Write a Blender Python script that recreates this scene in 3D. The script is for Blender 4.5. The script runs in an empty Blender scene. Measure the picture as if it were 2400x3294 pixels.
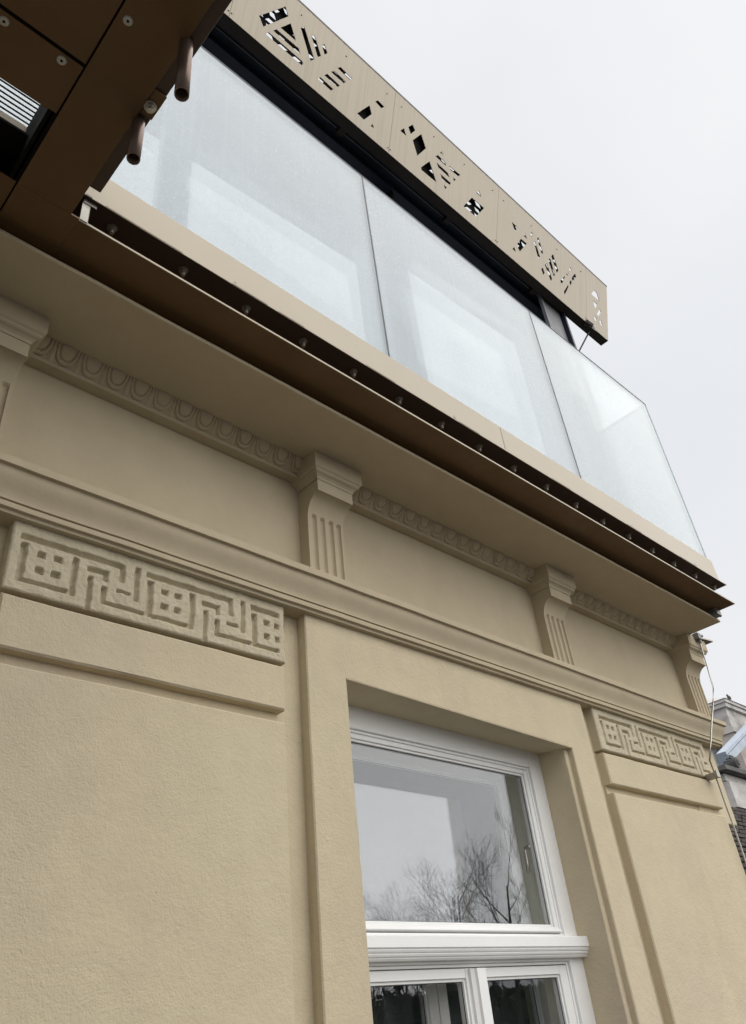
import bpy, bmesh, math, random
from mathutils import Vector, Matrix, noise
from mathutils.geometry import tessellate_polygon
random.seed(7)
C = bpy.context.scene.collection
S = 1.6                       # metres from the camera to the front plane of the piers
def W(p): return Vector((p[0]*S, p[1]*S, p[2]*S + 1.6))
R = math.radians

# ------------------------------------------------------------------ camera
cam_d = bpy.data.cameras.new('camera'); cam = bpy.data.objects.new('camera', cam_d); C.objects.link(cam)
ya, pi_, ro = -0.81698093, 0.60425049, 0.11521457
Rz = Matrix.Rotation(ya, 3, 'Z'); Rx = Matrix.Rotation(pi_, 3, 'X'); Ry = Matrix.Rotation(ro, 3, 'Y')
M = Rz @ Rx @ Ry
right, fwd, up = M.col[0], M.col[1], M.col[2]
cm = Matrix((right, up, -fwd)).transposed().to_4x4(); cm.translation = Vector((0, 0, 1.6))
cam.matrix_world = cm
cam_d.sensor_fit = 'VERTICAL'; cam_d.sensor_height = 24; cam_d.sensor_width = 24
cam_d.lens = 24*2486.55/3294
cam_d.clip_start = .02; cam_d.clip_end = 2000
bpy.context.scene.camera = cam

# ------------------------------------------------------------------ sky, sun, exposure
sc = bpy.context.scene
world = bpy.data.worlds.new('World'); sc.world = world; world.use_nodes = True
wn = world.node_tree; wn.nodes.clear()
SUN_EL, SUN_AZ = R(56), R(152)          # azimuth clockwise from +Y
sky = wn.nodes.new('ShaderNodeTexSky'); sky.sky_type = 'NISHITA'; sky.sun_disc = False
sky.sun_elevation = SUN_EL; sky.sun_rotation = SUN_AZ; sky.dust_density = 4; sky.air_density = 1.0
hs = wn.nodes.new('ShaderNodeHueSaturation'); hs.inputs['Saturation'].default_value = .25
wn.links.new(sky.outputs[0], hs.inputs['Color'])
tc = wn.nodes.new('ShaderNodeTexCoord')
nz = wn.nodes.new('ShaderNodeTexNoise'); nz.inputs['Scale'].default_value = 1.6; nz.inputs['Detail'].default_value = 5
wn.links.new(tc.outputs['Generated'], nz.inputs['Vector'])
cr = wn.nodes.new('ShaderNodeValToRGB')
cr.color_ramp.elements[0].position = .3; cr.color_ramp.elements[0].color = (5.15, 5.28, 5.52, 1)
cr.color_ramp.elements[1].position = .72; cr.color_ramp.elements[1].color = (5.98, 6.03, 6.10, 1)
wn.links.new(nz.outputs['Fac'], cr.inputs[0])
mx = wn.nodes.new('ShaderNodeMixRGB'); mx.inputs[0].default_value = .9
wn.links.new(hs.outputs[0], mx.inputs[1]); wn.links.new(cr.outputs[0], mx.inputs[2])
bg = wn.nodes.new('ShaderNodeBackground'); bg.inputs['Strength'].default_value = .072
wn.links.new(mx.outputs[0], bg.inputs['Color'])
wo = wn.nodes.new('ShaderNodeOutputWorld'); wn.links.new(bg.outputs[0], wo.inputs['Surface'])
sl = bpy.data.lights.new('sun', 'SUN'); sl.energy = 1.5; sl.angle = R(112); sl.color = (1, .965, .91)
so = bpy.data.objects.new('sun', sl); C.objects.link(so)
sd = Vector((math.sin(SUN_AZ)*math.cos(SUN_EL), math.cos(SUN_AZ)*math.cos(SUN_EL), math.sin(SUN_EL)))
so.rotation_euler = (-sd).to_track_quat('-Z', 'Y').to_euler(); so.location = (10, -10, 30)
sc.view_settings.view_transform = 'Standard'; sc.view_settings.look = 'None'
sc.view_settings.gamma = 1; sc.view_settings.exposure = 1.15
sc.view_settings.use_curve_mapping = False
sc.cycles.max_bounces = 10; sc.cycles.transparent_max_bounces = 24; sc.cycles.diffuse_bounces = 5

# ------------------------------------------------------------------ materials
def mat(name):
    m = bpy.data.materials.new(name); m.use_nodes = True
    nt = m.node_tree; b = nt.nodes['Principled BSDF']
    return m, nt, b
def nnoise(nt, scale, detail=4, rough=.55, vec=None):
    n = nt.nodes.new('ShaderNodeTexNoise'); n.inputs['Scale'].default_value = scale
    n.inputs['Detail'].default_value = detail; n.inputs['Roughness'].default_value = rough
    if vec is None:
        t = nt.nodes.new('ShaderNodeTexCoord'); vec = t.outputs['Object']
    nt.links.new(vec, n.inputs['Vector']); return n
def ramp(nt, src, stops):
    r = nt.nodes.new('ShaderNodeValToRGB'); e = r.color_ramp.elements
    while len(e) > 1: e.remove(e[-1])
    e[0].position = stops[0][0]; e[0].color = (*stops[0][1], 1)
    for p, c in stops[1:]:
        x = e.new(p); x.color = (*c, 1)
    nt.links.new(src, r.inputs[0]); return r
def mapped(nt, scale):
    t = nt.nodes.new('ShaderNodeTexCoord'); mp = nt.nodes.new('ShaderNodeMapping')
    mp.inputs['Scale'].default_value = scale; nt.links.new(t.outputs['Object'], mp.inputs[0]); return mp.outputs[0]
def mix(nt, fac, a, b, mode='MIX'):
    m = nt.nodes.new('ShaderNodeMixRGB'); m.blend_type = mode
    for i, v in ((0, fac), (1, a), (2, b)):
        if isinstance(v, (int, float)): m.inputs[i].default_value = v
        elif isinstance(v, tuple): m.inputs[i].default_value = (*v, 1)
        else: nt.links.new(v, m.inputs[i])
    return m.outputs[0]
def bump(nt, b, layers):
    prev = None
    for src, strength, dist in layers:
        n = nt.nodes.new('ShaderNodeBump'); n.inputs['Strength'].default_value = strength; n.inputs['Distance'].default_value = dist
        nt.links.new(src, n.inputs['Height'])
        if prev: nt.links.new(prev, n.inputs['Normal'])
        prev = n.outputs[0]
    nt.links.new(prev, b.inputs['Normal'])

def stucco(name, c1, c2, c3, grain, gdist, speck=True):
    m, nt, b = mat(name)
    big = nnoise(nt, .9, 5, .6); r = ramp(nt, big.outputs['Fac'], [(.3, c1), (.5, c2), (.72, c3)])
    mid = nnoise(nt, 14, 6, .65)
    col = mix(nt, .10, r.outputs[0], ramp(nt, mid.outputs['Fac'], [(.35, tuple(x*.72 for x in c1)), (.65, tuple(min(1, x*1.25) for x in c3))]).outputs[0])
    st_ = nnoise(nt, 1, 5, .65, mapped(nt, (3.2, 3.2, .55))); col = mix(nt, ramp(nt, st_.outputs['Fac'], [(.54, (0,)*3), (.74, (.22,)*3)]).outputs[0], col, tuple(x*.70 for x in c1))
    pt_ = nnoise(nt, 2.3, 6, .7); col = mix(nt, ramp(nt, pt_.outputs['Fac'], [(.62, (0,)*3), (.70, (.28,)*3)]).outputs[0], col, tuple(min(1, x*1.18) for x in c3))
    if speck:
        v = nt.nodes.new('ShaderNodeTexVoronoi'); v.inputs['Scale'].default_value = 9; v.inputs['Randomness'].default_value = 1
        t = nt.nodes.new('ShaderNodeTexCoord'); nt.links.new(t.outputs['Object'], v.inputs['Vector'])
        sp = ramp(nt, v.outputs['Distance'], [(.012, (.25, .22, .15)), (.02, (1, 1, 1))])
        col = mix(nt, .5, col, sp.outputs[0], 'MULTIPLY')
    nt.links.new(col, b.inputs['Base Color'])
    b.inputs['Roughness'].default_value = .88; b.inputs['Specular IOR Level'].default_value = .25
    fine = nnoise(nt, 210, 3, .6); med = nnoise(nt, 85, 4, .6); crs = nnoise(nt, 9, 4, .6)
    msk = ramp(nt, nnoise(nt, 3, 3).outputs['Fac'], [(.35, (.35,)*3), (.65, (1,)*3)])
    f2 = mix(nt, 1.0, fine.outputs['Fac'], msk.outputs[0], 'MULTIPLY')
    bump(nt, b, [(crs.outputs['Fac'], .4, gdist*1.6), (med.outputs['Fac'], grain*.6, gdist*.7), (f2, grain*.9, gdist*.6)])
    return m
STUC = stucco('stucco_rough_beige', (.53, .447, .338), (.555, .477, .335), (.575, .505, .352), .8, .005)
STUF = stucco('stucco_fine_beige', (.455, .385, .275), (.485, .412, .290), (.505, .435, .305), .35, .0025, False)
STUM = stucco('stucco_meander_cream', (.48, .42, .30), (.515, .455, .33), (.54, .48, .355), .8, .005)

def paint(name, c, rough=.45, var=.06, metallic=0, spec=.5, bsc=60, bd=.0006, dirt=None):
    m, nt, b = mat(name)
    n = nnoise(nt, 4, 5, .6); d = tuple(x*(1-var*2) for x in c); l = tuple(min(1, x*(1+var)) for x in c)
    col = ramp(nt, n.outputs['Fac'], [(.3, d), (.7, l)]).outputs[0]
    if dirt:
        n2 = nnoise(nt, 30, 6, .7); col = mix(nt, ramp(nt, n2.outputs['Fac'], [(.62, (0,)*3), (.75, (.5,)*3)]).outputs[0], col, dirt)
    nt.links.new(col, b.inputs['Base Color'])
    b.inputs['Metallic'].default_value = metallic; b.inputs['Specular IOR Level'].default_value = spec
    rr = ramp(nt, nnoise(nt, 9, 4).outputs['Fac'], [(.3, (rough*.8,)*3), (.7, (min(1, rough*1.2),)*3)])
    nt.links.new(rr.outputs[0], b.inputs['Roughness'])
    bump(nt, b, [(nnoise(nt, bsc, 3).outputs['Fac'], .3, bd)])
    return m
WHITE = paint('white_window_paint', (.80, .80, .79), .35, .02, dirt=(.62, .6, .55))
INNERW = paint('white_inner_paint', (.86, .86, .85), .4, .02)
JAMB = paint('grey_green_jamb_paint', (.76, .79, .71), .6, .03)
SHADEBR = paint('brown_shaded_metal', (.125, .068, .025), .5, .08, 0, .35)  # shade of the sheet undersides put into the colour, rivets share it
SHADEDK = paint('dark_shaded_metal', (.065, .042, .032), .5, .08, 0, .35)  # deeper shade painted into the channel and flange colour
NAVY = paint('dark_navy_metal', (.012, .018, .034), .45, .1, 0, .35)
BLACKM = paint('black_underside_metal', (.028, .024, .02), .55, .1, 0, .3)
GREYM = paint('grey_metal', (.17, .17, .18), .5, .1, 0, .4)
STEEL = paint('galvanised_steel', (.50, .49, .46), .38, .1, .85, .5)
DSTEEL = paint('dull_zinc_steel', (.36, .34, .30), .45, .12, .7, .5)
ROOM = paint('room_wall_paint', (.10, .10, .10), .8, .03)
BEAM = paint('blue_grey_beam_paint', (.36, .42, .50), .5, .06)
BLACK = paint('black_void_paint', (.006, .006, .006), .8, .05, 0, .1)
RAILW = paint('grey_rail_metal', (.10, .105, .115), .5, .1)
PIPE = paint('brown_drain_pipe_metal', (.20, .145, .12), .32, .08, .6, .5)

def champagne(name, streaks):
    m, nt, b = mat(name)
    base = ramp(nt, nnoise(nt, 1.3, 4).outputs['Fac'], [(.3, (.350, .302, .225) if streaks else (.345, .295, .220)), (.7, (.385, .333, .25) if streaks else (.38, .33, .25))]).outputs[0]
    if streaks:     # rain runs down the sloping sheet
        v = mapped(nt, (58, .5, .8)); n = nnoise(nt, 1.0, 3, .55, v)
        v2 = mapped(nt, (.8, .5, 2.2)); n2 = nnoise(nt, 1.0, 2, .5, v2)
        s = ramp(nt, n.outputs['Fac'], [(.50, (0,)*3), (.60, (1,)*3)]).outputs[0]
        s2 = ramp(nt, n2.outputs['Fac'], [(.38, (.12,)*3), (.62, (.62,)*3)]).outputs[0]
        base = mix(nt, mix(nt, 1, s, s2, 'MULTIPLY'), base, (.31, .265, .195))
    else:
        v = nt.nodes.new('ShaderNodeTexVoronoi'); v.inputs['Scale'].default_value = 16
        t = nt.nodes.new('ShaderNodeTexCoord'); nt.links.new(t.outputs['Object'], v.inputs['Vector'])
        base = mix(nt, ramp(nt, v.outputs['Distance'], [(.05, (.55,)*3), (.09, (0,)*3)]).outputs[0], base, (.28, .235, .18))
    nt.links.new(base, b.inputs['Base Color']); b.inputs['Roughness'].default_value = .42
    b.inputs['Metallic'].default_value = .15; b.inputs['Specular IOR Level'].default_value = .4
    bump(nt, b, [(nnoise(nt, 3, 2).outputs['Fac'], .25, .004)])
    return m
CHAMP = champagne('champagne_metal_sheet', False)
CHAMPS = champagne('champagne_metal_streaked', True)

def schlick(nt, f0, boost=1.0, add=0.0):
    lw = nt.nodes.new('ShaderNodeLayerWeight'); lw.inputs['Blend'].default_value = .5
    pw = nt.nodes.new('ShaderNodeMath'); pw.operation = 'POWER'; nt.links.new(lw.outputs['Facing'], pw.inputs[0]); pw.inputs[1].default_value = 5
    ma = nt.nodes.new('ShaderNodeMath'); ma.operation = 'MULTIPLY_ADD'; nt.links.new(pw.outputs[0], ma.inputs[0])
    ma.inputs[1].default_value = (1-f0)*boost; ma.inputs[2].default_value = f0*boost+add; ma.use_clamp = True
    return ma.outputs[0]
def window_glass(name, refl, tint=(1, 1, 1)):
    m, nt, b = mat(name); nt.nodes.remove(b); out = nt.nodes['Material Output']
    tr = nt.nodes.new('ShaderNodeBsdfTransparent'); tr.inputs[0].default_value = (*tint, 1)
    gl = nt.nodes.new('ShaderNodeBsdfGlossy'); gl.inputs['Roughness'].default_value = .0; gl.inputs[0].default_value = (.93, .95, 1, 1)
    mx = nt.nodes.new('ShaderNodeMixShader'); nt.links.new(schlick(nt, .04, 1, refl), mx.inputs[0])
    nt.links.new(tr.outputs[0], mx.inputs[1]); nt.links.new(gl.outputs[0], mx.inputs[2]); nt.links.new(mx.outputs[0], out.inputs[0])
    return m
GL_OUT = window_glass('outer_window_glass', .02)
GL_IN = window_glass('inner_window_glass', .03, (.9, .93, .93))

def misty_glass():
    m, nt, b = mat('misted_balustrade_glass'); nt.nodes.remove(b); out = nt.nodes['Material Output']
    tr = nt.nodes.new('ShaderNodeBsdfTransparent'); tr.inputs[0].default_value = (.95, .985, .985, 1)
    tl = nt.nodes.new('ShaderNodeBsdfTranslucent'); tl.inputs[0].default_value = (.70, .76, .79, 1)
    df = nt.nodes.new('ShaderNodeBsdfDiffuse'); df.inputs[0].default_value = (.52, .59, .65, 1)
    gl = nt.nodes.new('ShaderNodeBsdfGlossy'); gl.inputs['Roughness'].default_value = .12
    a = nt.nodes.new('ShaderNodeMixShader'); a.inputs[0].default_value = .72
    nt.links.new(tl.outputs[0], a.inputs[1]); nt.links.new(df.outputs[0], a.inputs[2])
    # mist density: soft clouds, droplets and thin runs
    cl = nnoise(nt, 2.2, 4, .6); dr = nnoise(nt, 105, 2, .6, mapped(nt, (1, 1, .8))); rn = nnoise(nt, 1, 3, .6, mapped(nt, (55, 5, 1.2)))
    c1 = ramp(nt, cl.outputs['Fac'], [(.3, (.40,)*3), (.7, (.54,)*3)]).outputs[0]
    d1 = ramp(nt, dr.outputs['Fac'], [(.57, (0,)*3), (.66, (.24,)*3)]).outputs[0]
    r1 = ramp(nt, rn.outputs['Fac'], [(.5, (0,)*3), (.72, (.05,)*3)]).outputs[0]
    gate = ramp(nt, nnoise(nt, 1.7, 3).outputs['Fac'], [(.38, (.25,)*3), (.6, (1,)*3)]).outputs[0]
    s = mix(nt, 1, c1, mix(nt, 1, d1, gate, 'MULTIPLY'), 'ADD'); s = mix(nt, 1, s, r1, 'ADD')
    rf = nt.nodes.new('ShaderNodeBsdfRefraction'); rf.inputs['IOR'].default_value = 1.02; rf.inputs['Roughness'].default_value = .10; rf.inputs[0].default_value = (.95, .985, .985, 1)
    m0 = nt.nodes.new('ShaderNodeMixShader'); m0.inputs[0].default_value = .16; nt.links.new(tr.outputs[0], m0.inputs[1]); nt.links.new(rf.outputs[0], m0.inputs[2])
    m1 = nt.nodes.new('ShaderNodeMixShader'); nt.links.new(s, m1.inputs[0]); nt.links.new(m0.outputs[0], m1.inputs[1]); nt.links.new(a.outputs[0], m1.inputs[2])
    m2 = nt.nodes.new('ShaderNodeMixShader'); nt.links.new(schlick(nt, .05, 1.0), m2.inputs[0]); nt.links.new(m1.outputs[0], m2.inputs[1]); nt.links.new(gl.outputs[0], m2.inputs[2])
    nt.links.new(m2.outputs[0], out.inputs[0]); return m
MIST = misty_glass()
def simple_mix(name, col, trans):
    m, nt, b = mat(name); nt.nodes.remove(b); out = nt.nodes['Material Output']
    tl = nt.nodes.new('ShaderNodeBsdfTranslucent'); tl.inputs[0].default_value = (*col, 1)
    df = nt.nodes.new('ShaderNodeBsdfDiffuse'); df.inputs[0].default_value = (*col, 1)
    a = nt.nodes.new('ShaderNodeMixShader'); a.inputs[0].default_value = 1-trans
    nt.links.new(ramp(nt, nnoise(nt, 60, 4, .7).outputs['Fac'], [(.3, tuple(x*.75 for x in col)), (.7, col)]).outputs[0], tl.inputs[0])
    nt.links.new(tl.outputs[0], a.inputs[1]); nt.links.new(df.outputs[0], a.inputs[2]); nt.links.new(a.outputs[0], out.inputs[0]); return m
POLY = simple_mix('ribbed_polycarbonate', (.95, .96, .97), .9)
_nt = POLY.node_tree; _o = _nt.nodes['Material Output']; _s = _o.inputs[0].links[0].from_socket
_t = _nt.nodes.new('ShaderNodeBsdfTransparent'); _m = _nt.nodes.new('ShaderNodeMixShader'); _m.inputs[0].default_value = .25
_nt.links.new(_t.outputs[0], _m.inputs[1]); _nt.links.new(_s, _m.inputs[2]); _nt.links.new(_m.outputs[0], _o.inputs[0])
SEAL, nt_, b_ = mat('black_silicone_joint'); b_.inputs['Base Color'].default_value = (.02, .035, .035, 1); b_.inputs['Roughness'].default_value = .5
GEDGE, nt_, b_ = mat('green_glass_edge'); b_.inputs['Base Color'].default_value = (.55, .66, .65, 1); b_.inputs['Roughness'].default_value = .3
def stone(name, c1, c2, c3, sc=6):
    m, nt, b = mat(name)
    r = ramp(nt, nnoise(nt, sc, 8, .68).outputs['Fac'], [(.32, c1), (.5, c2), (.66, c3)])
    nt.links.new(r.outputs[0], b.inputs['Base Color']); b.inputs['Roughness'].default_value = .9
    bump(nt, b, [(nnoise(nt, sc*5, 5).outputs['Fac'], .7, .02)]); return m
STONE = stone('weathered_grey_stone', (.26, .245, .23), (.50, .48, .46), (.62, .60, .58), 2.2)
STONEP = stone('weathered_pink_stone', (.34, .29, .26), (.50, .44, .41), (.56, .51, .48), 2.0)
SLATE = stone('dark_slate', (.05, .05, .05), (.10, .10, .10), (.17, .165, .16), 3)
TILE = stone('dark_roof_tile', (.03, .026, .024), (.06, .052, .047), (.10, .09, .08), 3)
BARK = stone('bare_bark', (.03, .026, .022), (.055, .048, .04), (.085, .075, .065), 3)
ASPH = stone('asphalt', (.03, .03, .03), (.042, .041, .04), (.055, .054, .052), .8)
PAVE = stone('pavement_slabs', (.05, .047, .042), (.065, .061, .055), (.085, .08, .072), 1.2)
HEDGE = stone('evergreen_leaves', (.012, .02, .010), (.022, .035, .016), (.04, .055, .025), 2)

# ------------------------------------------------------------------ mesh helpers (coordinates in units of S, camera at the origin)
def empty(name, loc, label=None, cat=None, group=None, kind=None):
    o = bpy.data.objects.new(name, None); C.objects.link(o); o.location = W(loc); o.empty_display_size = .1
    if label: o['label'] = label
    if cat: o['category'] = cat
    if group: o['group'] = group
    if kind: o['kind'] = kind
    return o
def base(o):
    v = Vector((0, 0, 0))
    while o is not None: v = v + o.location; o = o.parent
    return v
class MB:
    def __init__(s): s.v = []; s.f = []; s.mi = []; s.cur = 0
    def add(s, vs, fs):
        n = len(s.v); s.v += [tuple(p) for p in vs]
        for f in fs: s.f.append(tuple(n+i for i in f)); s.mi.append(s.cur)
        return s
    def box(s, x0, x1, y0, y1, z0, z1):
        vs = [(x, y, z) for z in (z0, z1) for y in (y0, y1) for x in (x0, x1)]
        return s.add(vs, [(0, 1, 5, 4), (1, 3, 7, 5), (3, 2, 6, 7), (2, 0, 4, 6), (4, 5, 7, 6), (0, 2, 3, 1)])
    def hexa(s, b, t):     # b, t: four points each
        return s.add(list(b)+list(t), [(0, 1, 2, 3), (4, 7, 6, 5)]+[(i, i+4, (i+1) % 4+4, (i+1) % 4) for i in range(4)])
    def tube(s, pts, rad, n=12, cap=True, hollow=0):
        pts = [Vector(p) for p in pts]; rs = rad if isinstance(rad, (list, tuple)) else [rad]*len(pts)
        rings = []
        for i, p in enumerate(pts):
            d = (pts[min(i+1, len(pts)-1)]-pts[max(i-1, 0)]).normalized()
            a = d.cross(Vector((0, 0, 1)) if abs(d.z) < .9 else Vector((1, 0, 0))).normalized(); b = d.cross(a)
            rings.append([p+(a*math.cos(2*math.pi*k/n)+b*math.sin(2*math.pi*k/n))*rs[i] for k in range(n)])
        vs = [q for r in rings for q in r]; fs = []
        for i in range(len(pts)-1):
            for k in range(n): fs.append((i*n+k, i*n+(k+1) % n, (i+1)*n+(k+1) % n, (i+1)*n+k))
        if cap: fs += [tuple(range(n))[::-1], tuple(range((len(pts)-1)*n, len(pts)*n))]
        return s.add(vs, fs)
    def sweep(s, prof, stations):     # prof: list of (y,z); stations: functions (y,z)->point
        n = len(prof); vs = [st(y, z) for st in stations for y, z in prof]; fs = []
        for i in range(len(stations)-1):
            for k in range(n-1): fs.append((i*n+k, i*n+k+1, (i+1)*n+k+1, (i+1)*n+k))
        return s.add(vs, fs)
    def build(s, name, m, parent=None, jit=0, jy=0.08, smooth=False, label=None, bev=0, local=None, rec=True):
        me = bpy.data.meshes.new(name)
        vs = []
        for p in s.v:
            p = Vector(p)
            if jit:
                q = p*9; r = p*45
                d_ = noise.noise_vector(q)*jit + noise.noise_vector(r)*jit*.45; d_.y *= jy; p = p + d_
            vs.append(W(p) if local is None else Vector(p)*S)
        off = base(parent) if (parent is not None and local is None) else Vector((0, 0, 0))
        me.from_pydata([v-off for v in vs] if local is None else vs, [], s.f)
        ms = m if isinstance(m, (list, tuple)) else [m]
        for q in ms: me.materials.append(q)
        for p_, i in zip(me.polygons, s.mi): p_.material_index = i
        if rec:
            b = bmesh.new(); b.from_mesh(me)
            if bev: bmesh.ops.remove_doubles(b, verts=b.verts, dist=1e-5)
            bmesh.ops.recalc_face_normals(b, faces=b.faces); b.to_mesh(me); b.free()
        if smooth: me.polygons.foreach_set('use_smooth', [True]*len(me.polygons))
        o = bpy.data.objects.new(name, me); C.objects.link(o)
        if parent is not None: o.parent = parent
        if local is not None: o.location = W(local)-(base(parent) if parent is not None else Vector((0, 0, 0)))
        if bev:
            md = o.modifiers.new('bevel', 'BEVEL'); md.width = bev*S; md.segments = 2; md.limit_method = 'ANGLE'; md.harden_normals = False
        if label: o['label'] = label
        return o
def tag(o, label, cat, group=None):
    o['label'] = label; o['category'] = cat
    if group: o['group'] = group
    return o
def struct(name, mb, m, **k):
    o = mb.build(name, m, **k); o['kind'] = 'structure'; return o
# coordinates of meshes are kept in world space through 'Object' texture space: shift so that texture looks the same on all
def area(p): return sum(p[i][0]*p[(i+1) % len(p)][1]-p[(i+1) % len(p)][0]*p[i][1] for i in range(len(p)))/2
def resample(p, st):
    out = []
    for i in range(len(p)):
        a, b = p[i], p[(i+1) % len(p)]; L = math.hypot(b[0]-a[0], b[1]-a[1]); n = max(1, int(L/st)) if st else 1
        for k in range(n): out.append((a[0]+(b[0]-a[0])*k/n, a[1]+(b[1]-a[1])*k/n))
    return out
def offs(p, d):      # move a CCW polygon outwards by d
    out = []; n = len(p)
    for i in range(n):
        a, b, c = p[i-1], p[i], p[(i+1) % n]
        e1 = (b[0]-a[0], b[1]-a[1]); e2 = (c[0]-b[0], c[1]-b[1]); l1 = math.hypot(*e1) or 1; l2 = math.hypot(*e2) or 1
        n1 = (e1[1]/l1, -e1[0]/l1); n2 = (e2[1]/l2, -e2[0]/l2); mxx = n1[0]+n2[0]; mz = n1[1]+n2[1]; q = mxx*mxx+mz*mz or 1
        out.append((b[0]+2*mxx/q*d, b[1]+2*mz/q*d))
    return out
def slab(mb, outline, y0, y1, holes=(), bv=0, step=.03, hy1=None, hb=None, fn=None, back=False):
    """upright plate in the xz plane, front at y0, with holes; fn maps (x,y,z) to the final point"""
    fn = fn or (lambda x, y, z: (x, y, z))
    P = outline if area(outline) > 0 else outline[::-1]; P = resample(P, step)
    Hs = [resample(h if area(h) > 0 else h[::-1], step) for h in holes]
    hb = bv if hb is None else hb
    F = offs(P, -bv) if bv else P; HF = [offs(h, hb) if hb else h for h in Hs]
    loops = [[Vector((x, z, 0)) for x, z in F]]+[[Vector((x, z, 0)) for x, z in h] for h in HF]
    tris = tessellate_polygon(loops)
    flat = [q for l in loops for q in l]
    mb.add([fn(q.x, y0, q.y) for q in flat], tris)
    if back: mb.add([fn(q.x, y1, q.y) for q in flat], tris)
    def ring(A, ya, B, yb):
        n = len(A); mb.add([fn(x, ya, z) for x, z in A]+[fn(x, yb, z) for x, z in B], [(i, (i+1) % n, n+(i+1) % n, n+i) for i in range(n)])
    if bv: ring(F, y0, P, y0+bv)
    ring(P, y0+bv, P, y1)
    for h, hf in zip(Hs, HF):
        ring(hf, y0, h, hy1 if hy1 else y1)
    return mb
def rect(x0, x1, z0, z1): return [(x0, z0), (x1, z0), (x1, z1), (x0, z1)]

# ------------------------------------------------------------------ ground and street behind the camera
g = MB().add([(-300, -300, -1), (300, -300, -1), (300, 300, -1), (-300, 300, -1)], [(0, 1, 2, 3)])
struct('ground', g, ASPH, rec=False)
g = MB().box(-12, 14, -1.6, 1.0, -.997, -.92); struct('pavement', g, PAVE)

# ------------------------------------------------------------------ the house
house = empty('house', (1.2, 1.3, -1), 'beige stuccoed house front with fluted brackets, meander panels and a white window', 'house')
J = .0010
XE = 2.53
# wall core with the window opening
w = MB()
w.box(-2.5, .939, 1.025, 1.24, -1, 1.0); w.box(1.6595, 2.445, 1.025, 1.24, -1, 1.0)
w.box(.941, 1.657, 1.025, 1.24, .60, 1.0); w.box(.941, 1.657, 1.025, 1.24, -1, -.62)
w.box(2.40, XE, 1.022, 4, .448, 1.0); w.box(2.40, 2.445, 1.022, 4, -1, .448)
w.box(-2.5, XE-.002, 1.0125, 1.30, .705, 1.06)
w.build('wall', STUC, house, bev=.002)
# frieze facing between the brackets, smoother
f = MB(); slab(f, rect(-2.5, XE-.001, .70, 1.05), 1.0115, 1.02, step=.05); f.build('frieze', STUF, house, jit=.0005)
# corner strip beside the meander
f = MB(); f.box(2.3, XE-.001, 1.016, 1.03, .449, .70); f.box(2.3, 2.444, 1.016, 1.03, -1, .4485); f.build('corner_strip', STUC, house, bev=.003)

# window surround, rebated on its right side
def surround(x0, x1, wl, wr, ztl, ztr, zb=-1.0, zt=.70):
    m = MB()
    out = [(x0, zb), (wl, zb), (wl, ztl), (wr+.015, ztr), (wr+.015, zb), (x1, zb), (x1, zt), (x0, zt)]
    slab(m, out, 1.0, 1.016, bv=.0022, step=.03)
    slab(m, [(wr, zb), (x1-.004, zb), (x1-.004, zt), (wr, zt)], 1.0146, 1.03, bv=.002, step=.03)
    return m
sm = surround(.845, 1.765, .941, 1.657, .574, .5535)
sm.box(.8465, .941, 1.016, 1.03, -1, .70)
# head of the reveal, running back a little askew
sm.hexa([(.941, 1.0005, .574), (1.672, 1.0005, .5535), (1.672, 1.11, .5625), (.941, 1.11, .570)],
        [(.941, 1.0005, .66), (1.672, 1.0005, .66), (1.672, 1.11, .66), (.941, 1.11, .66)])
sm.box(1.657, 1.70, 1.02, 1.26, -1, .62)
sm.build('window_surround', STUC, house, jit=J)
sm = MB(); slab(sm, rect(-.6, .262, -1, .70), 1.0, 1.03, bv=.0022); sm.build('window_surround', STUC, house, jit=J)

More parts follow.
